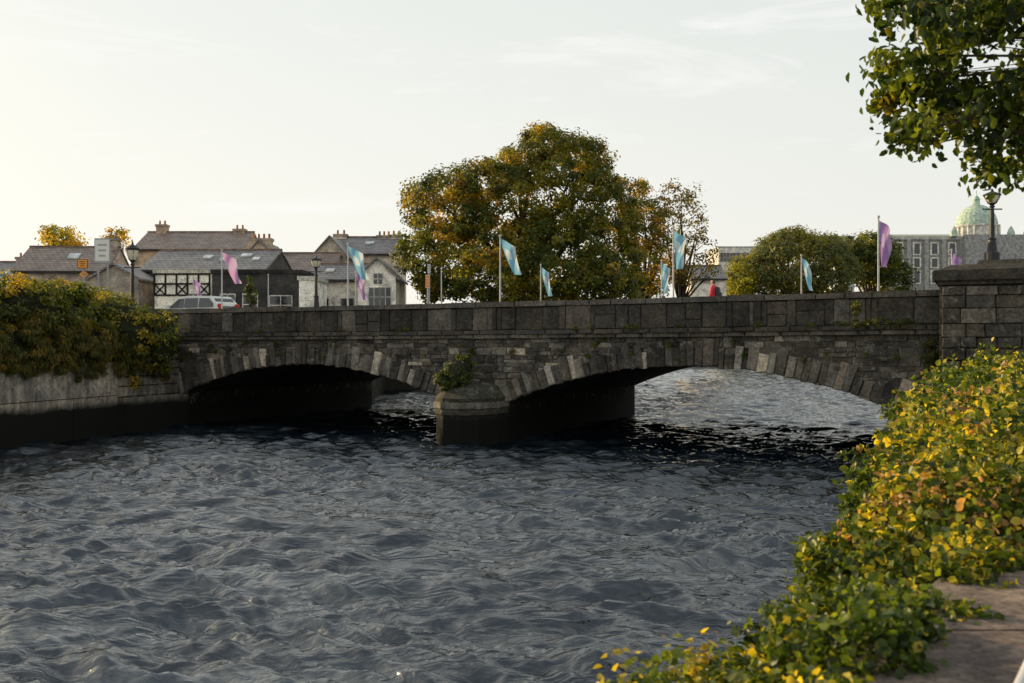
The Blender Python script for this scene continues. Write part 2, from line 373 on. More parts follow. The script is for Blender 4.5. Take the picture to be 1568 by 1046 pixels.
m.make('facing_stones',STONE,py)
m=MB(); m.hexa([B(U0-.06,PV-.02,-1),B(U0,PV-.02,-1),B(U0,0,-1),B(U0-.06,0,-1)],[B(U0-.06,PV-.02,5),B(U0,PV-.02,5),B(U0,0,5),B(U0-.06,0,5)],(.08,.075,.065)); m.make('return_face',STONE,py)
# ---------------------------------------------------------------- quay walls
def wallpath(name,pts,zt,mat,th=.6,inner=1,lo=.1,hi=.2,zb=.1,hr=(.25,.45),wr=(.5,1.3),ch=.03):
    e=empty(name); c=MB(); b=MB()
    for (x0,y0),(x1,y1) in zip(pts[:-1],pts[1:]):
        d=Vector((x1-x0,y1-y0,0)); Ln=d.length; d.normalize(); nn=Vector((-d.y,d.x,0))*inner
        P=lambda s,v,z:Vector((x0,y0,0))+d*s+nn*v+Vector((0,0,z))
        c.hexa([P(0,0,-1.5),P(Ln,0,-1.5),P(Ln,th,-1.5),P(0,th,-1.5)],[P(0,0,zt),P(Ln,0,zt),P(Ln,th,zt),P(0,th,zt)],dmort)
        z=zb
        while z<zt-.05:
            h=min(random.uniform(*hr),zt-z+.02); s=0
            while s<Ln-.01:
                wd=min(random.uniform(*wr),Ln-s)
                p=random.uniform(.02,.06); g=gcol(lo,hi)
                b.hexa([P(s+.01,.02,z+.01),P(s+wd-.01,.02,z+.01),P(s+wd-.01,.02,z+h-.01),P(s+.01,.02,z+h-.01)],[P(s+ch,-p,z+ch),P(s+wd-ch,-p,z+ch),P(s+wd-ch,-p,z+h-ch),P(s+ch,-p,z+h-ch)],g)
                s+=wd
            z+=h
    c.make('core',mat,e); b.make('masonry',mat,e); return e
lq=[(-40,-10),(-22.5,20),(-17.4,33.5),(-15.6,39.3)]
wallpath('quay_wall',lq,2.95,QUAY,inner=1,lo=.28,hi=.36,zb=-.2,hr=(1.4,2.2),wr=(2.5,6),ch=.016)
wallpath('quay_wall',[(-15.6,39.25),(-14.35,42.9)],2.95,QUAY,inner=1,lo=.13,hi=.24)
LD=MB(); LD.hexa([(-15.9,39.6,-1),(-15.25,39.6,-1),(-13.9,42.8,-1),(-14.6,43,-1)],[(-15.9,39.6,1.25),(-15.25,39.6,1.25),(-13.9,42.8,1.25),(-14.6,43,1.25)],(.22,.21,.18)); LD.make('quay_ledge',QUAY)
FXY=[-12,2,3.3,4,5,7,10,20,30.5]; FXX=[-4.5,-.1,.60,1.02,1.52,2.42,3.72,8.05,12.6]
def fx(Y): return float(np.interp(Y,FXY,FXX))
WY=[2,3.2,4,4.9,8,14,30]; WW=[.75,.70,.83,.98,1.9,2.7,3.1]
def wdf(Y): return float(np.interp(Y,WY,WW))
rq=[(fx(y)+.42,y) for y in (30.5,20,10,7,5,4,3.3,2,-12)]
wallpath('quay_wall',rq,1.95,QUAY,inner=1,lo=.08,hi=.15)
cp=MB(); s=-6
while s<24:
    ln=random.uniform(.8,1.2); g=random.uniform(.22,.28); c=(g*1.18,g*.95,g*.86); z1=2.38+jit(.008)
    a0,a1=s+.008,s+ln-.008
    def q(t,o,z): 
        return Vector((fx(t)+wdf(t)+o,t,z))
    cp.hexa([q(a0,-.3,1.6),q(a1,-.3,1.6),q(a1,1.9,1.6),q(a0,1.9,1.6)][::1],[q(a0,-.3,z1),q(a1,-.3,z1),q(a1,1.9,z1),q(a0,1.9,z1)],c)
    s+=ln
cp.make('wall_coping',COPING)
hr=MB()
p0=Vector((1.02,2.2,2.5)); dr=Vector((.40,.6,0)).normalized()
hr.tube(p0-dr*3,p0+dr*9,.022,.022,12); 
for k in range(-2,8): q=p0+dr*k*1.2; hr.tube(q-Vector((0,0,.5)),q,.014,.014,8)
hr.make('handrail',POLE,None,True)
# ---------------------------------------------------------------- ground
g=MB()
GC=(.07,.075,.05)
def land(pts,z,col=GC): g.poly([(x,y,z) for x,y in pts],col)
LB=[(-8.3,56.2),(-9.5,75),(-3,77),(3,83),(6,104),(7,146)]
land([(-40.5,-10),(-22.9,20),(-17.8,33.5),(-14.7,43)]+LB+[(-400,146),(-2500,146),(-2500,-10)],3.6)
land([(-2500,146),(2500,146),(3500,4500),(-3500,4500)],3.6)
land([(13,30),(19.2,43.2),(33,80),(44,146),(2500,146),(2500,29)],3.62)
land([(fx(-12)+.9,-12),(2500,-12),(2500,29.2),(fx(29.2)+.9,29.2),(fx(20)+.9,20),(fx(10)+.9,10),(fx(7)+.9,7),(fx(4)+.9,4),(fx(2)+.9,2)],1.7,(.2,.19,.17))
for pts in (LB,[(7,146),(44,146)],[(44,146),(33,80),(19.2,43.2)]):
    for (a,b),(c_,d_) in zip(pts[:-1],pts[1:]): g.poly([(a,b,-1),(c_,d_,-1),(c_,d_,3.6),(a,b,3.6)],(.035,.033,.028))
g.make('ground',STONE_DRY)
rd=MB(); rd.poly([tuple(B(u,v,3.64)) for u,v in ((-1.5,2.4),(-1.5,BW-2.6),(-60,BW+6),(-60,-4))],(.05,.05,.052)); rd.make('road',STONE_DRY)
# ---------------------------------------------------------------- water
def water():
    ys=[1.0]; 
    while ys[-1]<150: ys.append(ys[-1]+max(.03,.0034*ys[-1]))
    ys=np.array(ys); xs=np.concatenate([np.arange(-42,-17,.16),np.arange(-17,17,.05),np.arange(17,60,.2)])
    X,Y=np.meshgrid(xs,ys); dy=np.maximum(.03,.0034*Y)
    dx=np.where(np.abs(X)<17,.05,.18); sp_=np.maximum(dy,dx*.35)
    wx=X+.5*np.sin(.55*Y+.3*X)+.15*np.sin(1.3*Y-.9*X+2)+.06*np.sin(3.1*Y+2.3*X); wy=Y+.45*np.sin(.5*X+1)+.17*np.sin(1.25*X+.7*Y)+.07*np.sin(3.3*X-1.9*Y)
    H=np.zeros_like(X); r=np.random.default_rng(3)
    pA=np.sin(.42*X+1.1*np.sin(.31*Y))*np.sin(.37*Y+.9*np.sin(.28*X)+1); pB=np.sin(1.1*X+1.3*np.sin(.9*Y)+2)*np.sin(.8*Y+1.2*np.sin(.7*X))
    patch=np.clip(.85+.5*pA+.4*pB,.15,2)
    for i in range(140):
        lam=.18*(1.9/.18)**(r.random()); an=r.normal(math.radians(80),math.radians(25)); k=2*math.pi/lam
        ph=k*(wx*math.cos(an)+wy*math.sin(an))+r.random()*6.28
        am=.0092*lam**.90*np.clip((lam/sp_-2.1)/2.0,0,1)
        if i%3: H+=am*(1-2*np.abs(np.sin(ph/2))**.8)*(patch if lam<1.3 else 1)
        else: H+=am*np.sin(ph)
    V=np.stack([X,Y,H],-1).reshape(-1,3); ny,nx=X.shape; i=np.arange(ny*nx).reshape(ny,nx)
    Fq=np.stack([i[:-1,:-1],i[:-1,1:],i[1:,1:],i[1:,:-1]],-1).reshape(-1,4)
    b=len(V); V=np.vstack([V,[[-300,-200,-.5],[300,-200,-.5],[300,400,-.5],[-300,400,-.5]]]); Fq=np.vstack([Fq,[[b,b+1,b+2,b+3]]])
    m,nt,out=newmat('river_surface'); p=nt.nodes.new('ShaderNodeBsdfPrincipled'); nt.links.new(p.outputs[0],out.inputs[0])
    g_=geo(nt); mp=nt.nodes.new('ShaderNodeMapping'); mp.inputs['Rotation'].default_value=(0,0,math.radians(-9)); mp.inputs['Scale'].default_value=(.42,1.35,1); nt.links.new(g_,mp.inputs[0])
    n1=noise(nt,.55,10,.74,mp.outputs[0],.4); n2=noise(nt,6,5,.6,mp.outputs[0],.5)
    n3=noise(nt,2.1,3,.5,mp.outputs[0],.8)
    a1=nt.nodes.new('ShaderNodeMath'); a1.operation='MULTIPLY_ADD'; nt.links.new(n3.outputs[0],a1.inputs[0]); a1.inputs[1].default_value=2; a1.inputs[2].default_value=-1
    a2=nt.nodes.new('ShaderNodeMath'); a2.operation='ABSOLUTE'; nt.links.new(a1.outputs[0],a2.inputs[0])
    a3=nt.nodes.new('ShaderNodeMath'); a3.operation='SUBTRACT'; a3.inputs[0].default_value=1; nt.links.new(a2.outputs[0],a3.inputs[1])
    r1=ramp(nt,n1.outputs[0],[(.47,(.003,.007,.011)),(.60,(.03,.04,.05)),(.72,(.18,.20,.215))])  # pale foam patches in base colour, also standing in for sky reflection
    nt.links.new(r1.outputs[0],p.inputs['Base Color']); p.inputs['Roughness'].default_value=.06; p.inputs['IOR'].default_value=1.95
    b1=nt.nodes.new('ShaderNodeBump'); b1.inputs['Strength'].default_value=.8; b1.inputs['Distance'].default_value=.03; nt.links.new(n2.outputs[0],b1.inputs['Height'])
    b2=nt.nodes.new('ShaderNodeBump'); b2.inputs['Strength'].default_value=.8; b2.inputs['Distance'].default_value=.07; nt.links.new(a3.outputs[0],b2.inputs['Height']); nt.links.new(b2.outputs[0],b1.inputs['Normal'])
    nt.links.new(b1.outputs[0],p.inputs['Normal'])
    npmesh('river_water',V,Fq,m,None,None,True)
water()
bed=MB(); bed.poly([(-300,-200,-1.4),(300,-200,-1.4),(300,400,-1.4),(-300,400,-1.4)],(.03,.03,.02)); bed.make('river_bed',STONE)
# ---------------------------------------------------------------- trees
GREEN=(.06,.088,.016); DG=(.032,.046,.012); OR=(.42,.28,.03); YG=(.20,.195,.024); BR=(.19,.13,.022); YEL=(.5,.36,.04)
def ell(px,py,Y,rpx,rpz,ry=None): 
    p=at(px,py,Y); k=Y/F; return (p.x,p.y,p.z,rpx*k,(ry if ry else rpx*k),rpz*k)
def tree(name,ells,base,nc,nl,rc,ls,pal,wts,tr=.4,shell=.75,biasf=None,mat=LEAF,ntar=None):
    e=empty(name); P,N,ci,c=clumps(ells,nc,nl,rc,shell)
    C=palette(ci,len(c),pal,wts,.3,(lambda k:biasf(k,c)) if biasf else None)
    leaves('crown_leaves',P,N,R.uniform(.6,1.3,len(P))*ls,C,mat,e)
    tg=[Vector(q) for q in c[R.choice(len(c),min(ntar or 16,len(c)),replace=False)]]
    limb_mesh(base,tg,tr,e); return e
Yt=76
big=[ell(850,290,Yt,88,88,6),ell(770,320,Yt-1,85,80,6),ell(690,325,Yt,66,62,6),ell(668,390,Yt-1,56,68,5),ell(750,400,Yt-3,95,72,6),ell(855,405,Yt-3,100,74,6),ell(922,345,Yt,54,75,5),ell(940,415,Yt-1,50,55,5),
     ell(825,245,Yt,58,46,4),ell(885,250,Yt,45,38,4),ell(648,310,Yt,30,30,3),ell(800,430,Yt-5,110,40,4),ell(735,290,Yt-2,55,45,4),ell(890,440,Yt-4,80,36,4)]
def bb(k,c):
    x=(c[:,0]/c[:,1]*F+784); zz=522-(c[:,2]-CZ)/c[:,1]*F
    pr=np.where((np.hypot((x-735)/75,(zz-340)/75)<1),.45,.07)+np.where(zz<255,.2,0)+np.where((x>930),.10,0)  # golden clumps gathered left and on top paint sunlight into the leaf colour
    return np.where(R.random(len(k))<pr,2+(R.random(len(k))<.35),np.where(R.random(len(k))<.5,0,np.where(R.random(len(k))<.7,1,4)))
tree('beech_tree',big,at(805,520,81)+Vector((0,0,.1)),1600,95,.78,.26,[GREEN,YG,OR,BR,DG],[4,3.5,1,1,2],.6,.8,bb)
side=[ell(985,340,84,40,60,4),ell(1000,400,84,36,50,4),ell(965,290,84,24,24,3)]
tree('autumn_tree',side,at(985,520,86),190,60,.85,.26,[BR,OR,(.14,.09,.03),GREEN],[3,1.5,2,3],.3,.8)
sp2=[ell(1045,330,84,32,50,3),ell(1060,395,84,38,45,3),ell(1030,300,84,20,20,2),ell(1072,350,84,18,22,2)]
tree('birch_tree',sp2,at(1040,520,86),150,26,.75,.25,[BR,(.10,.08,.03),YG],[2,3,1.5],.22,.55,ntar=34)
rt=[ell(1210,405,150,60,52,6),ell(1265,412,150,48,50,6),ell(1150,420,150,36,28,5)]
tree('willow_tree',rt,at(1220,520,150),420,60,1.4,.5,[(.15,.15,.07),(.10,.12,.04),YG],[2,3,1],.5)
rt=[ell(1335,395,155,42,36,6),ell(1360,430,155,30,33,6),ell(1300,385,155,23,19,5)]
tree('oak_tree',rt,at(1335,520,155),260,60,1.4,.5,[GREEN,DG,YG],[3,2,1.5],.5)
rt=[ell(1220,374,175,42,20,6),ell(1190,382,175,26,18,5)]
tree('lime_tree',rt,at(1215,520,175),150,55,1.5,.5,[YG,OR,GREEN],[3,.7,3],.5)
rt=[ell(1132,430,149,22,27,4),ell(1115,445,149,14,19,4)]
tree('hazel_tree',rt,at(1130,520,149),110,55,1.1,.4,[(.32,.32,.04),YG],[3,2],.25)
rt=[ell(95,364,160,28,16,4)]
tree('yellow_tree',rt,at(95,520,160),60,45,1.3,.5,[YEL,YG],[2,2],.4,.6)
rt=[ell(180,364,150,14,13,3)]
tree('yellow_tree',rt,at(180,520,150),25,45,1.1,.45,[OR,YG],[2,2],.3,.6)
rt=[ell(385,450,62,8,20,.4),ell(385,435,62,5,16,.3)]
tree('cypress_tree',rt,at(385,500,62),50,30,.25,.12,[GREEN,DG],[2,2],.08,.6)
nt_=[ell(1450,60,8,80,70,.9),ell(1400,60,8,55,60,.8),ell(1520,110,8,75,90,.9),ell(1420,160,8,50,50,.7),ell(1370,200,7.6,42,18,.35),ell(1470,200,8,55,40,.7),ell(1545,245,8,50,46,.7),ell(1375,120,8,25,38,.5),ell(1355,30,7.8,30,30,.4),
     ell(1600,60,8,120,140,1.4),ell(1500,-60,8,140,90,1.2),ell(1700,150,8.5,130,170,1.4),ell(1640,-120,9,200,130,1.6)]
en=empty('overhanging_tree'); P,N,ci,c=clumps(nt_,690,30,.19,.6,.9)
C=palette(ci,len(c),[(.035,.065,.014),(.02,.038,.01),(.14,.17,.02),(.26,.21,.03)],[3.5,3,2.6,.35],.3)  # yellow-green clumps in this mix stand in for backlit highlights
T=R.normal(size=P.shape)*.6+np.array([0,0,-1.0])
leaves('crown_leaves',P,N+R.normal(size=P.shape)*.5,R.uniform(.055,.11,len(P)),C,LEAFN,en,.6,T,False)
tb=MB(); tk=Vector((8.2,9.0,1.7)); fk=Vector((7.6,8.8,5.6)); tb.tube(tk,fk,.28,.2,12)
for k in c[R.choice(len(c),60,replace=False)]:
    k=Vector(k); mid=fk.lerp(k,.55)+Vector((jit(.2),jit(.2),.25+jit(.15))); tb.tube(fk,mid,.05,.022,6); tb.tube(mid,k,.022,.006,5)
    for q in range(3): tb.tube(mid.lerp(k,random.random()),k+Vector((jit(.15),jit(.15),jit(.12))),.006,.003,4)
tb.make('trunk_and_limbs',BARK,en)
# ---------------------------------------------------------------- right bank hedge
def prof(Y):
    f=fx(Y)+.08; wdt=wdf(Y)-.08
    zt=np.interp(Y,[2,4,5,8,12,20,29],[2.42,2.44,2.47,2.56,2.64,2.5,2.45])
    zl=np.interp(Y,[2,4.6,8,12,20,29],[1.9,1.7,1.45,1.2,.95,.9])
    return [(f+.3,zl-.7),(f+.05,zl),(f+.04,zl+(zt-zl)*.4),(f+.14,zl+(zt-zl)*.66),(f+wdt*.4,zl+(zt-zl)*.86),(f+wdt*.72,zt),(f+wdt*.95,zt-.08),(f+wdt,2.3)]
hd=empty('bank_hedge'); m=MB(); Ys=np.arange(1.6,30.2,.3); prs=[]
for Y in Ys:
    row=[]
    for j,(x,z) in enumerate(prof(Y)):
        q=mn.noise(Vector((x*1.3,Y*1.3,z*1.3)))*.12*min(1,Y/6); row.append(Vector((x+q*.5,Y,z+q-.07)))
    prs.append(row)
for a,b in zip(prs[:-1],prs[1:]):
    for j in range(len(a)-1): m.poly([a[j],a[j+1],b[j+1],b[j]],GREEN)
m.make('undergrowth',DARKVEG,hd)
n=105000; Yr=1.6*(29.8/1.6)**(R.random(n)**.75); s=R.random(n)**.9*6.9
pf=np.array([prof(y) for y in Yr]); j=s.astype(int); fr=(s-j)[:,None]
a=pf[np.arange(n),j]; b=pf[np.arange(n),j+1]; pos=a*(1-fr)+b*fr; tn=b-a; nr=np.stack([-tn[:,1],np.zeros(n),tn[:,0]],1); nr=unit(nr)
nz=np.array([mn.noise(Vector((p[0]*1.1,y*1.1,p[1]*1.1)))+.8*mn.noise(Vector((p[0]*3.5,y*3.5,p[1]*3.5))) for p,y in zip(pos,Yr)])
thick=np.interp(Yr,[2,5,12,30],[.07,.17,.34,.46])
P=np.stack([pos[:,0],Yr,pos[:,1]],1)+nr*(thick*(R.random(n)*.75+nz*2.1-.2))[:,None]+R.normal(size=(n,3))*.02
N=nr*.4+R.normal(size=(n,3))*.75+np.array([0,0,.25])
pal=np.array([(.065,.10,.018),(.03,.05,.013),(.15,.18,.025),(.50,.40,.045),(.42,.24,.10),(.20,.18,.03)])
nz2=np.array([mn.noise(Vector((x*.9+9,y*.6,z*.9)))+.5*mn.noise(Vector((x*3+9,y*3,z*3))) for x,y,z in P]); top=s/6.9
nz3=np.array([mn.noise(Vector((x*.7-5,y*.45+3,z*.7))) for x,y,z in P])
warm=np.clip(.17+nz2*1.1+(top-.5)*.35,0.02,.7)  # yellow leaf share grows towards the top, sunlight put into leaf colour
kk=np.where(R.random(n)<warm,R.choice([3,5,2],n,p=[.45,.20,.35]),R.choice([0,1,2],n,p=[.5,.32,.18]))
kk=np.where((nz3>.14)&(R.random(n)<.18)&(top>.35),4,kk)
C=pal[kk]*R.uniform(.7,1.3,(n,1)); S=np.interp(Yr,[1.6,5,12,30],[.034,.052,.088,.15])*R.uniform(.5,1.3,n)
leaves('hedge_leaves',P,N,S,C,LEAFN,hd,.75,None,False)
cl=[]
for _ in range(220):
    Y=random.uniform(3.0,27) if random.random()<.65 else random.uniform(2.8,7); x=fx(Y)-random.uniform(-.12,.3)*min(1,Y/8); cl.append((x,Y,np.interp(Y,[3,8,20],[2.0,1.6,1.3])+random.uniform(-.6,.4)*min(1,Y/8),.12,.2,.15))
for k in range(80):
    t=k/79; Y=3.3+t*2.6; pxx=np.interp(t,[0,.15,.4,.7,1],[930,985,1105,1185,1250])+random.uniform(0,110); pyy=np.interp(t,[0,.15,.4,.7,1],[1045,1035,1012,975,910])+random.uniform(5,60)
    p=at(pxx,pyy,3.9+t*1.6); cl.append((p.x,p.y,p.z,.12,.15,.10))
P,N,ci,c=clumps(cl,1300,28,.12,.5,.9); C=palette(ci,len(c),[(.065,.10,.018),(.03,.05,.013),(.16,.19,.03),(.45,.35,.05)],[3,2.2,2,1],.3)
leaves('hedge_sprigs',P,N,R.uniform(.6,1.2,len(P))*np.interp(P[:,1],[3,8,30],[.044,.07,.14]),C,LEAFN,hd,.7,None,False)
def shrub(name,ells,nc,nl,rc,ls,pal,wts,fill=True,asp=.7,tang=None,mat=LEAF):
    e=empty(name); P,N,ci,c=clumps(ells,nc,nl,rc,.75); C=palette(ci,len(c),pal,wts,.3)
    T=None if tang is None else R.normal(size=P.shape)*.25+np.array(tang)
    leaves('leaves',P,N,R.uniform(.6,1.3,len(P))*ls,C,mat,e,asp,T)
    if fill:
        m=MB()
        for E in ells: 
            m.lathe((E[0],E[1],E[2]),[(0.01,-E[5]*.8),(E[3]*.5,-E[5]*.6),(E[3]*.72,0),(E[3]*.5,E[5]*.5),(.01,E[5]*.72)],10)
        m.make('dark_fill',DARKVEG,e)  # solid dark bodies added inside the leaves to close gaps
    return e
shrub('bramble_shrub',[ell(1440,625,27,30,22,.8),ell(1500,600,26,40,28,.9),ell(1560,605,24,45,30,1),ell(1420,650,27,22,20,.6),ell(1480,640,24,40,25,.8)],300,50,.32,.14,[DG,GREEN,(.08,.08,.02)],[3,3,1])
def lqx(Y): return float(np.interp(Y,[20,33.5,42.9],[-22.5,-17.4,-14.35]))
bush=[]
for i in range(18):
    t=i/17; Y=30+t*11.5; x=lqx(Y); bush.append((x-1.0+jit(.3),Y,4.15+.35*math.sin(i*1.7)+(.45 if i<12 else .0),1.1,1.0,.95+jit(.15))); bush.append((x-2.6,Y+.5,4.6+jit(.35),1.3,1.0,1.1))
bush+=[ell(200,505,40,45,42,1.0),ell(235,525,41,34,46,.9),ell(95,445,38,42,12,1.2),ell(255,505,41.8,18,28,.5),ell(195,555,40.2,24,34,.5),ell(235,560,41.2,18,22,.4)]
sb=shrub('quay_bush',bush,1400,75,.38,.13,[GREEN,(.15,.16,.02),DG,(.34,.27,.035),YEL],[3.6,3.4,1.6,1.2,.8])  # yellow leaves in the mix stand in for its sunlit golden rim
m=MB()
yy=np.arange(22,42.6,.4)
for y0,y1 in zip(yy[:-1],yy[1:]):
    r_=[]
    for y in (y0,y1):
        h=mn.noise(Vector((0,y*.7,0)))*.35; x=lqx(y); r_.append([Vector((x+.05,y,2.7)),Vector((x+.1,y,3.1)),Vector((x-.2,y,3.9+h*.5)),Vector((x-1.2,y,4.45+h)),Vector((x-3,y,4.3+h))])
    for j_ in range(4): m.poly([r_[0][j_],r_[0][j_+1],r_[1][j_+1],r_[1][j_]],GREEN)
m.make('dark_fill_bank',DARKVEG,sb)  # dark mound added behind the creeper as a gap fill
crp=[]
for i in range(60):
    Y=22+i*.33; crp.append((lqx(Y)+.18+jit(.06),Y,3.30+.22*math.sin(i*1.3)+jit(.22),.2,.28,.8+.4*random.random()))
for k in range(9): Y=random.uniform(36,42.5); crp.append((lqx(Y)+.15,Y,2.4+jit(.3),.12,.22,.45))
shrub('hanging_creeper',crp,1500,70,.22,.15,[(.19,.15,.045),(.12,.12,.03),GREEN,(.30,.22,.05),DG],[3,3,2.5,1.2,1.4],False,.2,(0,0,-1))
shrub('valerian_weed',[ell(700,570,35.6,24,26,.35),ell(680,585,35.6,14,16,.3),ell(715,560,35.7,12,16,.3)],70,45,.16,.09,[(.09,.12,.03),GREEN],[2,2],True)
wd_=[]
for px,sz in ((1320,.42),(1350,.5),(1385,.4),(1290,.3),(905,.18),(965,.25),(975,.15),(620,.22),(610,.15),(880,.12),(480,.18),(700,.12),(1160,.15),(1040,.14),(1240,.2),(520,.12),(395,.2),(820,.1),(1100,.12),(575,.1)):
    u=uof(px,-.2); p=B(u,-.22,3.9); wd_.append((p.x,p.y,p.z,sz*.9,.15,sz*.4))
for _ in range(40):
    u=random.uniform(0,L); zz=random.uniform(2.8,3.5); zi=intr(u,.2)
    if zi is None or zz>zi: p=B(u,-.14,zz); s_=random.uniform(.03,.12); wd_.append((p.x,p.y,p.z,s_,.05,s_))
for px,pyy,sz in ((1425,540,.4),(1430,600,.45),(1420,570,.3),(1310,475,.2)):
    p=B(uof(px,-.2),-.25,CZ-(pyy-522)/F*30); wd_.append((p.x,p.y,p.z,sz*.6,.2,sz))
P,N,ci,c=clumps(wd_,480,26,.10,.4,.8); C=palette(ci,len(c),[(.10,.12,.03),GREEN,(.16,.14,.04)],[2,2,1],.3)
leaves('ledge_weeds',P,N,R.uniform(.05,.09,len(P)),C,LEAF,None,.5)
# ---------------------------------------------------------------- buildings
SL1=slate_mat('roof_slate',(.22,.205,.205),(.29,.275,.27)); SL2=slate_mat('roof_slate_brown',(.28,.205,.17),(.35,.27,.22))
BLD=stone_mat('rendered_masonry',wet=False,stain_amt=.12,bump=.2)
def house(name,pl,pr,Y,eave,ridge,depth,wall,roofm,rot=0,gable=False,chim=(),wins=(),sky=(),timber=False,flat=False,over=.25):
    e=empty(name); x0=(pl-784)/F*Y; x1=(pr-784)/F*Y; w_=x1-x0; ze=CZ+(522-eave)/F*Y; zr=CZ+(522-ridge)/F*Y; z0=3.5
    M=Matrix.Translation(((x0+x1)/2,Y,0))@Matrix.Rotation(math.radians(rot),4,'Z'); h=w_/2
    wm=MB()
    wm.box(-h,h,0,depth,z0,ze,wall,M)
    rf=MB(); th=.16
    def V(x,y,z): return M@Vector((x,y,z))
    if flat:
        wm.box(-h-.1,h+.1,-.1,depth+.1,ze,ze+.25,tuple(c*.6 for c in wall),M)
    elif gable:
        wm.hexa([V(-h,0,ze),V(h,0,ze),V(0,0,zr)],[V(-h,depth,ze),V(h,depth,ze),V(0,depth,zr)],wall)
        for s_ in (-1,1):
            q=[V(s_*(h+over),-over,ze-over*(zr-ze)/h),V(0,-over,zr),V(0,depth,zr),V(s_*(h+over),depth,ze-over*(zr-ze)/h)]
            rf.hexa([p+Vector((0,0,.01)) for p in q],[p+Vector((0,0,th)) for p in q])
    else:
        d2=depth/2
        wm.hexa([V(-h,0,ze),V(-h,depth,ze),V(-h,d2,zr)],[V(h,0,ze),V(h,depth,ze),V(h,d2,zr)],wall)
        sl=(zr-ze)/d2
        for y0 in (-over,depth+over):
            q=[V(-h-.1,y0,ze-over*sl),V(h+.1,y0,ze-over*sl),V(h+.1,d2,zr),V(-h-.1,d2,zr)]
            rf.hexa([p+Vector((0,0,.01)) for p in q],[p+Vector((0,0,th)) for p in q])
        wm.box(-h-.1,h+.1,d2-.12,d2+.12,zr+th-.05,zr+th+.09,(.2,.14,.12),M)
        wm.box(-h,h,-over-.12,-over,ze-over*sl-.05,ze-over*sl+.1,(.04,.04,.04),M)
        for fx_,fy_,sw,sh in sky:
            x=-h+fx_*w_; y=fy_*d2; zz=ze+fy_*(zr-ze)+th+.02
            q=[V(x,y,zz),V(x+sw,y,zz),V(x+sw,y+sh*.8,zz+sh*.8*sl),V(x,y+sh*.8,zz+sh*.8*sl)]
            wm.hexa(q,[p+Vector((0,-.03,.08)) for p in q],(.55,.6,.65))
    if not flat: rf.make('roof',roofm,e)
    for cx,cw_,top in chim:
        x=-h+cx*w_; zt=CZ+(522-top)/F*Y; yc=depth/2 if not gable else .8
        wm.box(x-cw_/2,x+cw_/2,yc-.45,yc+.45,ze,zt-.35,tuple(c*.9 for c in wall),M); wm.box(x-cw_/2-.08,x+cw_/2+.08,yc-.53,yc+.53,zt-.35,zt-.12,(.35,.29,.24),M)
        k=max(2,int(cw_/.4))
        for j in range(k): p=V(x-cw_/2+(j+.5)*cw_/k,yc,zt-.12); wm.tube(p,p+Vector((0,0,.42)),.11,.09,8,(.4,.2,.11))
    gm=MB()
    for fx_,fz,ww,wh in wins:
        x=-h+fx_*w_; z=z0+fz*(ze-z0)
        wm.box(x-.07,x+ww+.07,-.05,-.002,z-.1,z+wh+.07,(.6,.6,.58),M); gm.box(x,x+ww,-.07,-.052,z,z+wh,(.02,.02,.02),M)
        wm.box(x+ww/2-.03,x+ww/2+.03,-.09,-.072,z,z+wh,(.6,.6,.58),M); wm.box(x,x+ww,-.09,-.073,z+wh/2-.03,z+wh/2+.03,(.6,.6,.58),M)
    if wins: gm.make('window_glass',GLASS,e)
    if timber:
        tm=(.02,.02,.02); n=5; zb=ze-1.55
        for k in range(n+1): x=-h+k*w_/n; wm.box(x-.06,x+.06,-.06,-.002,zb,ze,tm,M)
        for z in (zb,ze-.75,ze-.06): wm.box(-h,h,-.075,-.062,z-.06,z+.06,tm,M)
        for k in (0,2,4):
            xa=-h+k*w_/n; xb=xa+w_/n
            for (p,q) in (((xa,zb),(xb,ze-.75)),((xa,ze-.75),(xb,zb))):
                d=Vector((q[0]-p[0],0,q[1]-p[1])).normalized(); nn=Vector((-d.z,0,d.x))*.045
                P0=Vector((p[0],0,p[1]));Q0=Vector((q[0],0,q[1])); qs=[P0+nn,P0-nn,Q0-nn,Q0+nn]
                wm.hexa([M@(t+Vector((0,-.01,0))) for t in qs],[M@(t+Vector((0,-.058,0))) for t in qs],tm)
    wm.make('walls_and_trim',BLD,e); return e
house('slate_house',22,160,78,414,374,7,(.46,.39,.34),SL2,4,chim=[(.93,.8,354)],sky=[(.5,.45,.9,.9)],wins=[(.15,.45,.9,1.2),(.55,.45,.9,1.2)])
house('terrace_house',205,372,96,381,350,8,(.45,.35,.27),SL2,0,chim=[(.13,1.0,334),(.87,1.1,341)])
house('half_timbered_pub',212,408,74,413,378,8,(.09,.09,.09),SL1,-3,sky=[(.42,.5,.7,.8),(.58,.35,.8,.9),(.72,.6,.8,.7),(.84,.4,.5,.7)],wins=[(.68,.2,1,1.1),(.85,.2,.8,1.1)])
house('half_timbered_shop',236,322,70.5,417.5,415,2.4,(.9,.87,.8),SL1,-3,timber=True,flat=True)
house('lean_to_house',138,212,70,426,405,4,(.36,.32,.28),SL1,0,gable=True,wins=[(.4,.5,.7,.9)])
house('render_house',376,418,86,392,368,7,(.58,.49,.39),SL1,0,gable=True,chim=[(.5,1.8,361)])
house('slate_house',415,510,84,415,384,7,(.38,.35,.31),SL2,0,wins=[(.3,.5,.8,1.1)])
house('flat_roofed_shop',325,462,66,418,410,5,(.05,.05,.053),SL1,0,flat=True,wins=[(.1,.4,.9,1.3),(.35,.4,.9,1.3),(.65,.4,1.4,1.2)])
house('tall_grey_house',500,608,92,388,358,8,(.66,.6,.54),SL1,0,chim=[(.1,1.2,349),(.74,1.3,351),(.92,1.0,350)],wins=[(.12,.7,1,1.3),(.45,.7,1,1.3),(.75,.7,1,1.3)],sky=[(.5,.5,.8,.8)])
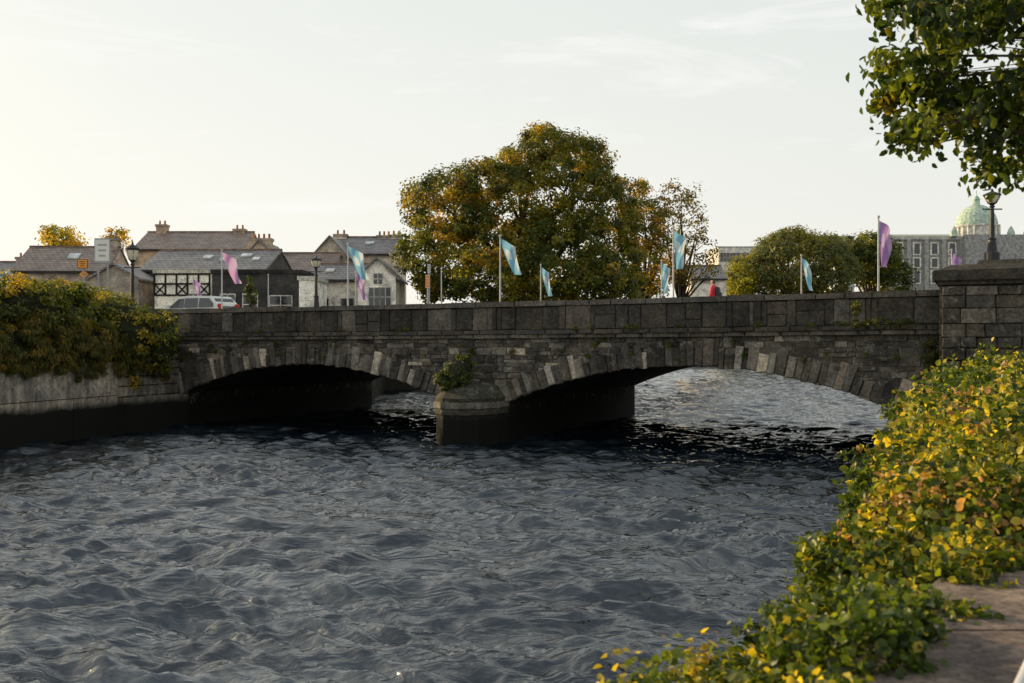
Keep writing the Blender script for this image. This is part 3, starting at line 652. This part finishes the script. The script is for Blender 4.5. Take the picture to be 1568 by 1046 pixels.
house('gabled_end_house',480,530,88,390,362,8,(.56,.5,.43),SL1,0,gable=True,wins=[(.4,.7,.8,1.1)])
house('cottage',470,565,72,428,402,6,(.82,.79,.74),SL1,0,wins=[(.15,.45,.9,1.1),(.55,.45,.9,1.1)],sky=[(.25,.4,.6,.7)])
house('white_gabled_house',548,606,70,424,396,6,(.87,.84,.79),SL1,0,gable=True,wins=[(.3,.55,.7,1.3),(.6,.55,.7,1.3),(.42,.9,.6,.7)])
house('flat_roofed_shop',458,482,62,428,426,4,(.8,.8,.77),SL1,0,flat=True)
house('white_cottage',1058,1112,100,426,405,6,(.87,.83,.78),SL1,0,wins=[(.2,.4,.8,1.1),(.6,.4,.8,1.1)])
house('apartment_block',1100,1190,230,378,372,14,(.66,.66,.64),SL1,0,flat=True,wins=[(k/9+.03,f,1.4,2.0) for k in range(9) for f in (.4,.65,.85)])
house('apartment_block',1278,1308,260,362,350,10,(.55,.58,.58),SL1,0,flat=True)
house('terrace_house',-60,24,90,425,398,7,(.5,.44,.38),SL1,0,chim=[(.8,1,386)])
ca=empty('domed_cathedral'); m=MB(); g2=MB(); Yc=270; st=(.30,.31,.33)
def cx(px): return (px-784)/F*Yc
def czz(py): return CZ+(522-py)/F*Yc
m.box(cx(1358),cx(1640),Yc,Yc+22,3.5,czz(366),st); m.box(cx(1355),cx(1643),Yc-.5,Yc+22.5,czz(366),czz(361),(.45,.45,.45))
m.hexa([(cx(1358),Yc,czz(361)),(cx(1640),Yc,czz(361)),(cx(1640),Yc+22,czz(361)),(cx(1358),Yc+22,czz(361))],[(cx(1362),Yc+10,czz(352)),(cx(1636),Yc+10,czz(352)),(cx(1636),Yc+12,czz(352)),(cx(1362),Yc+12,czz(352))],(.35,.38,.38))
for k in range(10):
    px=1372+k*27
    m.box(cx(px-9)-.5,cx(px-9)+.5,Yc-.8,Yc-.01,3.5,czz(366),(.35,.36,.37))
    for (a_,b_) in ((372,388),(395,408),(415,432)):
        m.box(cx(px)-.35,cx(px+9)+.35,Yc-.2,Yc-.02,czz(b_)-.35,czz(a_)+.35,(.7,.69,.65)); g2.box(cx(px)+.1,cx(px+9)-.1,Yc-.3,Yc-.21,czz(b_),czz(a_),(.05,.05,.05))
xd=cx(1516)
m.box(xd-8,xd+8,Yc-3,Yc+16,3.5,czz(360),st)
m.lathe((xd,Yc+8,0),[(6.2,czz(365)),(6.2,czz(358)),(5.7,czz(357)),(5.7,czz(343)),(6.1,czz(342)),(6.1,czz(340))],24,(.55,.56,.54))
for k in range(24):
    a_=2*math.pi*k/24; m.tube((xd+5.9*math.cos(a_),Yc+8+5.9*math.sin(a_),czz(357)),(xd+5.9*math.cos(a_),Yc+8+5.9*math.sin(a_),czz(343)),.2,.2,6,(.6,.6,.6))
dz=czz(340)
m.lathe((xd,Yc+8,dz),[(5.5*math.cos(t),6.0*math.sin(t)) for t in [i*math.pi/2/10 for i in range(10)]]+[(.9,6.0),(.9,7.2),(1.1,7.3),(.5,8.2),(.1,8.6),(.06,10)],24,(.38,.50,.45))  # copper green kept pale, distance haze mixed into the colour
for px in (1458,1545,1570): m.lathe((cx(px),Yc-1,czz(362)),[(1,0),(1,1),(.8,1.6),(.4,2.4),(.05,2.9)],10,(.38,.5,.45))
m.make('walls_and_dome',BLD,ca); g2.make('windows',plain('distant_glass',(.10,.11,.12),.3),ca)
# ---------------------------------------------------------------- street furniture
def flagpole(px,v,ztop,cols,flag=True,dirn=1,ln=1.45,wd=.55,slant=.45):
    e=empty('flagpole'); u=uof(px,v); p=B(u,v,ZR); m=MB()
    m.tube(p,(p.x,p.y,p.z+.3),.06,.05,10); m.tube((p.x,p.y,p.z+.3),(p.x,p.y,ztop),.036,.026,10); m.lathe((p.x,p.y,ztop),[(.026,0),(.05,.02),(.05,.06),(.001,.09)],8)
    m.make('pole',POLE,e)
    if flag:
        f=MB(); na,nb=20,12; ph=random.random()*6
        def pt(a,b):
            s=slant*a**1.3; x=dirn*(b*wd*(1-.5*a)+s*ln*.55); z=-a*ln-b*.3*(1-a)
            y=.13*math.sin(a*7+b*6+ph)*(b+.25); return Vector((p.x+x*.93,p.y+y+x*.2,ztop-.05+z))
        for i in range(na):
            for j in range(nb):
                a0,a1,b0,b1=i/na,(i+1)/na,j/nb,(j+1)/nb
                am=(a0+a1)/2; bm_=(b0+b1)/2
                c=cols[1] if (bm_>.72 or (((am-.4)/.16)**2+((bm_-.35)/.25)**2<1)) else cols[0]
                f.poly([pt(a0,b0),pt(a1,b0),pt(a1,b1),pt(a0,b1)],c)
        f.make('flag',FLAGM,e,True)
    return e
CY=((.22,.46,.62),(.58,.66,.70)); PU=((.36,.22,.48),(.5,.38,.6)); PKF=((.60,.34,.56),(.52,.42,.62))
for px,c in ((340,PKF),(533,CY),(766,CY),(1031,CY),(1345,PU)): flagpole(px,.75,7.4,c,wd=.5 if px>900 else .62,slant=.15 if px>1000 else .75,ln=1.35 if px<1100 else 1.5)
for px,c,f in ((296,PU,1),(545,PU,1),(676,CY,0),(828,CY,1),(1013,CY,1),(1227,CY,1),(1457,PU,1),(411,CY,0)): flagpole(px,13.6,7.35,c,bool(f),ln=1.5,wd=.45,slant=.5 if px in(296,545,828,1227) else .1)
def lamp(name,base,h,s=1):
    e=empty(name); m=MB(); b=Vector(base)
    m.lathe(b,[(.22*s,0),(.22*s,.12*h),(.15*s,.15*h),(.11*s,.3*h),(.13*s,.31*h),(.075*s,.34*h),(.055*s,.74*h),(.09*s,.75*h),(.05*s,.77*h),(.12*s,.8*h)],12)
    m.tube(b+Vector((-.3*s,0,.72*h)),b+Vector((.3*s,0,.72*h)),.02*s,.02*s,6)
    m.lathe(b+Vector((0,0,.9*h)),[(.25*s,0),(.26*s,.02*h),(.14*s,.045*h),(.05*s,.06*h),(.03*s,.09*h),(.001,.1*h)],12)
    for k in range(6):
        a_=math.pi*k/3; m.tube(b+Vector((.13*s*math.cos(a_),.13*s*math.sin(a_),.8*h)),b+Vector((.25*s*math.cos(a_),.25*s*math.sin(a_),.9*h)),.012,.012,4)
    m.make('post_and_cap',IRON,e)
    g_=MB(); g_.lathe(b,[(.11*s,.8*h),(.2*s,.85*h),(.235*s,.9*h)],12); g_.make('lantern_glass',GLOBE,e,True)
p=at(203,445,47); lamp('street_lamp',(p.x,p.y,3.75),4.5,1.3)
p=at(484,455,54); lamp('street_lamp',(p.x,p.y,4.9),3.3,1.2)
pd=MB(); pd.box(p.x-.35,p.x+.35,p.y-.35,p.y+.35,3.8,4.8,(.25,.23,.2)); pd.box(p.x-.42,p.x+.42,p.y-.42,p.y+.42,4.8,4.92,(.3,.27,.24)); pd.make('lamp_pedestal',STONE_DRY)
p=B(uof(1519,.6),.6,5.73); lamp('street_lamp',p,2.2,1.0)
def sign(name,px,Y,top,bot,wpx,cols,posts=1,diamond=False,rot=0):
    e=empty(name); c=at(px,(top+bot)/2,Y); k=Y/F; w_=wpx*k/2; h=(bot-top)*k/2; m=MB()
    for s_ in ([0] if posts==1 else [-.6,.6]): m.tube((c.x+s_*w_,Y+.08,3.7),(c.x+s_*w_,Y+.08,c.z+h),.045,.045,8,(.35,.35,.35))
    if diamond: q=[(-w_,0),(0,-h),(w_,0),(0,h)]
    else: q=[(-w_,-h),(w_,-h),(w_,h),(-w_,h)]
    m.hexa([(c.x+a,Y,c.z+b) for a,b in q],[(c.x+a,Y-.03,c.z+b) for a,b in q],cols[1])
    m.hexa([(c.x+a*.88,Y-.031,c.z+b*.88) for a,b in q],[(c.x+a*.88,Y-.036,c.z+b*.88) for a,b in q],cols[0])
    for i in range(3 if not diamond else 1):
        zz=c.z+h*(.45-.45*i) if not diamond else c.z; ww=w_*(.6-.1*i) if not diamond else w_*.25; m.box(c.x-ww,c.x+ww,Y-.042,Y-.037,zz-h*.08,zz+h*.08,cols[1])
    m.make('panel_and_post',ATTR,e)
sign('direction_sign',157,50,364,401,24,((.8,.78,.72),(.4,.4,.4)),2)
sign('roadworks_sign',127,48,396,410,16,((.85,.32,.03),(.1,.05,.02)))
sign('warning_sign',129,48.3,411,428,17,((.85,.32,.03),(.03,.03,.03)),1,True)
sign('information_sign',6,46,415,448,22,((.1,.36,.58),(.6,.65,.65)),2)
sign('event_banner',655,52,420,440,7,((.8,.25,.05),(.7,.6,.5)))
sign('parking_sign',657,52.3,403,418,5,((.6,.6,.6),(.2,.2,.2)))
def car(loc,rot):
    e=empty('people_carrier_car'); M=Matrix.Translation(loc)@Matrix.Rotation(rot,4,'Z'); m=MB(); g_=MB(); bc=(.75,.75,.7)
    pr=[(-2.1,.35),(2.1,.35),(2.15,.75),(1.95,.98),(1.15,1.12),(.5,1.62),(-.2,1.72),(-1.6,1.68),(-2.0,1.3),(-2.15,.95)]
    def sec(y): return [M@Vector((x*.995,y*(1-.16*max(0,(z-1.0)/.7)),z)) for x,z in pr]
    a=sec(-.86); b=sec(.86); m.hexa(a,b,bc)
    def side(xz,sg):
        return [M@Vector((x,sg*(.868*(1-.16*max(0,(z-1.0)/.7))+.006),z)) for x,z in xz]
    for sg in (-1,1):
        for xz in ([(.95,1.13),(.42,1.55),(.05,1.58),(.05,1.13)],[(-.02,1.13),(-.02,1.59),(-.85,1.59),(-.85,1.13)],[(-.93,1.13),(-.93,1.59),(-1.55,1.57),(-1.85,1.3),(-1.85,1.13)]): g_.poly(side(xz,sg),(.02,.02,.02))
    g_.poly([M@Vector(q) for q in ((1.16,-.72,1.14),(1.16,.72,1.14),(.58,.66,1.585),(.58,-.66,1.585))]); g_.poly([M@Vector(q) for q in ((-2.12,-.7,1.08),(-2.12,.7,1.08),(-1.76,.64,1.57),(-1.76,-.64,1.57))])
    for x in (-1.35,1.35):
        for y in (-.8,.8):
            c=M@Vector((x,y-.12,.34)); d=M@Vector((x,y+.12,.34)); m.tube(c,d,.34,.34,18,(.02,.02,.02)); c=M@Vector((x,y-.13,.34)); d=M@Vector((x,y+.13,.34)); m.tube(c,d,.19,.19,12,(.4,.4,.4))
    for y in (-.62,.62):
        m.box(2.0,2.13,y-.18,y+.18,.72,.92,(.7,.7,.65),M); m.box(-2.17,-2.05,y-.1,y+.1,.9,1.3,(.5,.03,.02),M); m.box(.85,1.0,y*1.55-.08,y*1.55+.08,1.1,1.25,bc,M)
    m.make('body_and_wheels',ATTR,e); g_.make('glazing',GLASS,e)
p=at(300,470,50); car(Vector((p.x,50,4.05)),math.radians(155))
rp=MB(); rp.hexa([(p.x-9,46.5,3.3),(p.x+6,46.5,3.3),(p.x+6,54,3.3),(p.x-9,54,3.3)],[(p.x-8,47,4.05),(p.x+4,47,4.05),(p.x+4,53,4.05),(p.x-8,53,4.05)],(.05,.05,.05)); rp.make('road_junction',STONE_DRY)
def person():
    e=empty('pedestrian_in_red_jacket'); P0=B(uof(1092,1.6),1.6,3.85)
    j={'pel':(0,0,.93),'sp':(0,.01,1.15),'ch':(0,.02,1.36),'nk':(0,.02,1.5),'hd':(0,-.02,1.6),'ht':(0,-.01,1.7),
       'hl':(-.10,0,.9),'kl':(-.11,-.16,.5),'al':(-.11,-.05,.08),'tl':(-.11,-.2,.03),'hr':(.10,0,.9),'kr':(.11,.08,.5),'ar':(.11,.33,.12),'tr':(.11,.2,.04),
       'sl':(-.2,.02,1.42),'el':(-.25,.1,1.15),'wl':(-.24,-.06,.95),'sr':(.2,.02,1.42),'er':(.25,-.02,1.14),'wr':(.24,-.2,.98)}
    rad={'pel':.15,'sp':.13,'ch':.16,'nk':.055,'hd':.095,'ht':.085,'hl':.095,'kl':.06,'al':.045,'tl':.035,'hr':.095,'kr':.06,'ar':.045,'tr':.035,'sl':.07,'el':.05,'wl':.03,'sr':.07,'er':.05,'wr':.03}
    E=[('pel','sp'),('sp','ch'),('ch','nk'),('nk','hd'),('hd','ht'),('pel','hl'),('hl','kl'),('kl','al'),('al','tl'),('pel','hr'),('hr','kr'),('kr','ar'),('ar','tr'),('ch','sl'),('sl','el'),('el','wl'),('ch','sr'),('sr','er'),('er','wr')]
    for s_ in 'lr':
        wv=Vector(j['w'+s_]); j['p'+s_]=tuple(wv+Vector((0,-.03,-.07))); rad['p'+s_]=.024; E.append(('w'+s_,'p'+s_))
        for q,(dx,dl) in enumerate(((-.03,.07),(-.01,.085),(.012,.08),(.032,.06))):
            n1='f%d%s'%(q,s_); pv=Vector(j['p'+s_]); j[n1]=tuple(pv+Vector((dx*.6,-.03-abs(dx)*.2,-dl))); rad[n1]=.009; E.append(('p'+s_,n1))
        n1='t'+'h'+s_; j[n1]=tuple(wv+Vector((0,-.07,-.06))); rad[n1]=.01; E.append(('w'+s_,n1))
    names=list(j); me=bpy.data.meshes.new('body'); me.from_pydata([j[n] for n in names],[(names.index(a),names.index(b)) for a,b in E],[]); o=bpy.data.objects.new('body',me); scene.collection.objects.link(o)
    sk=o.modifiers.new('s','SKIN'); sk.use_smooth_shade=True
    for i,n in enumerate(names): me.skin_vertices[0].data[i].radius=(rad[n],rad[n]*.8 if n in('pel','sp','ch') else rad[n]); me.skin_vertices[0].data[i].use_root=(n=='pel')
    ss=o.modifiers.new('d','SUBSURF'); ss.levels=2; ss.render_levels=2
    dg=bpy.context.evaluated_depsgraph_get(); m2=bpy.data.meshes.new_from_object(o.evaluated_get(dg)); bpy.data.objects.remove(o)
    m2.materials.clear()
    for mm in (plain('red_jacket',(.65,.05,.08),.8,var=.1),plain('dark_trousers',(.02,.02,.03),.8),plain('skin',(.5,.3,.22),.6,var=.05),plain('brown_hair',(.04,.02,.01),.7)): m2.materials.append(mm)
    for f in m2.polygons:
        c=f.center
        f.material_index=3 if (c.z>1.68 or (c.z>1.55 and c.y>.015)) else 2 if (c.z>1.51 or (abs(c.x)>.18 and c.z<.97)) else 0 if c.z>.9 else 1
    o=bpy.data.objects.new('body',m2); scene.collection.objects.link(o); o.parent=e
    m=MB(); m.hexa([(-.14,.14,1.05),(.14,.14,1.05),(.12,.27,1.08),(-.12,.27,1.08)],[(-.12,.12,1.45),(.12,.12,1.45),(.09,.22,1.43),(-.09,.22,1.43)],(.03,.03,.04)); m.box(-.1,.1,.25,.3,1.1,1.25,(.04,.04,.05)); m.make('backpack',ATTR,e)
    m=MB(); m.tube((0,-.1,1.61),(0,-.135,1.595),.014,.018,6,(.5,.3,.22)); m.box(-.03,.03,-.112,-.1,1.555,1.565,(.3,.1,.1))
    for s_ in (-1,1): m.box(s_*.035-.01,s_*.035+.01,-.112,-.095,1.625,1.635,(.02,.02,.02)); m.tube((s_*.085,0,1.6),(s_*.105,.01,1.61),.022,.02,6,(.5,.3,.22))
    m.make('face',ATTR,e)
    e.location=P0; e.rotation_euler=(0,0,math.atan2(D.y,D.x)-math.pi/2)
person()
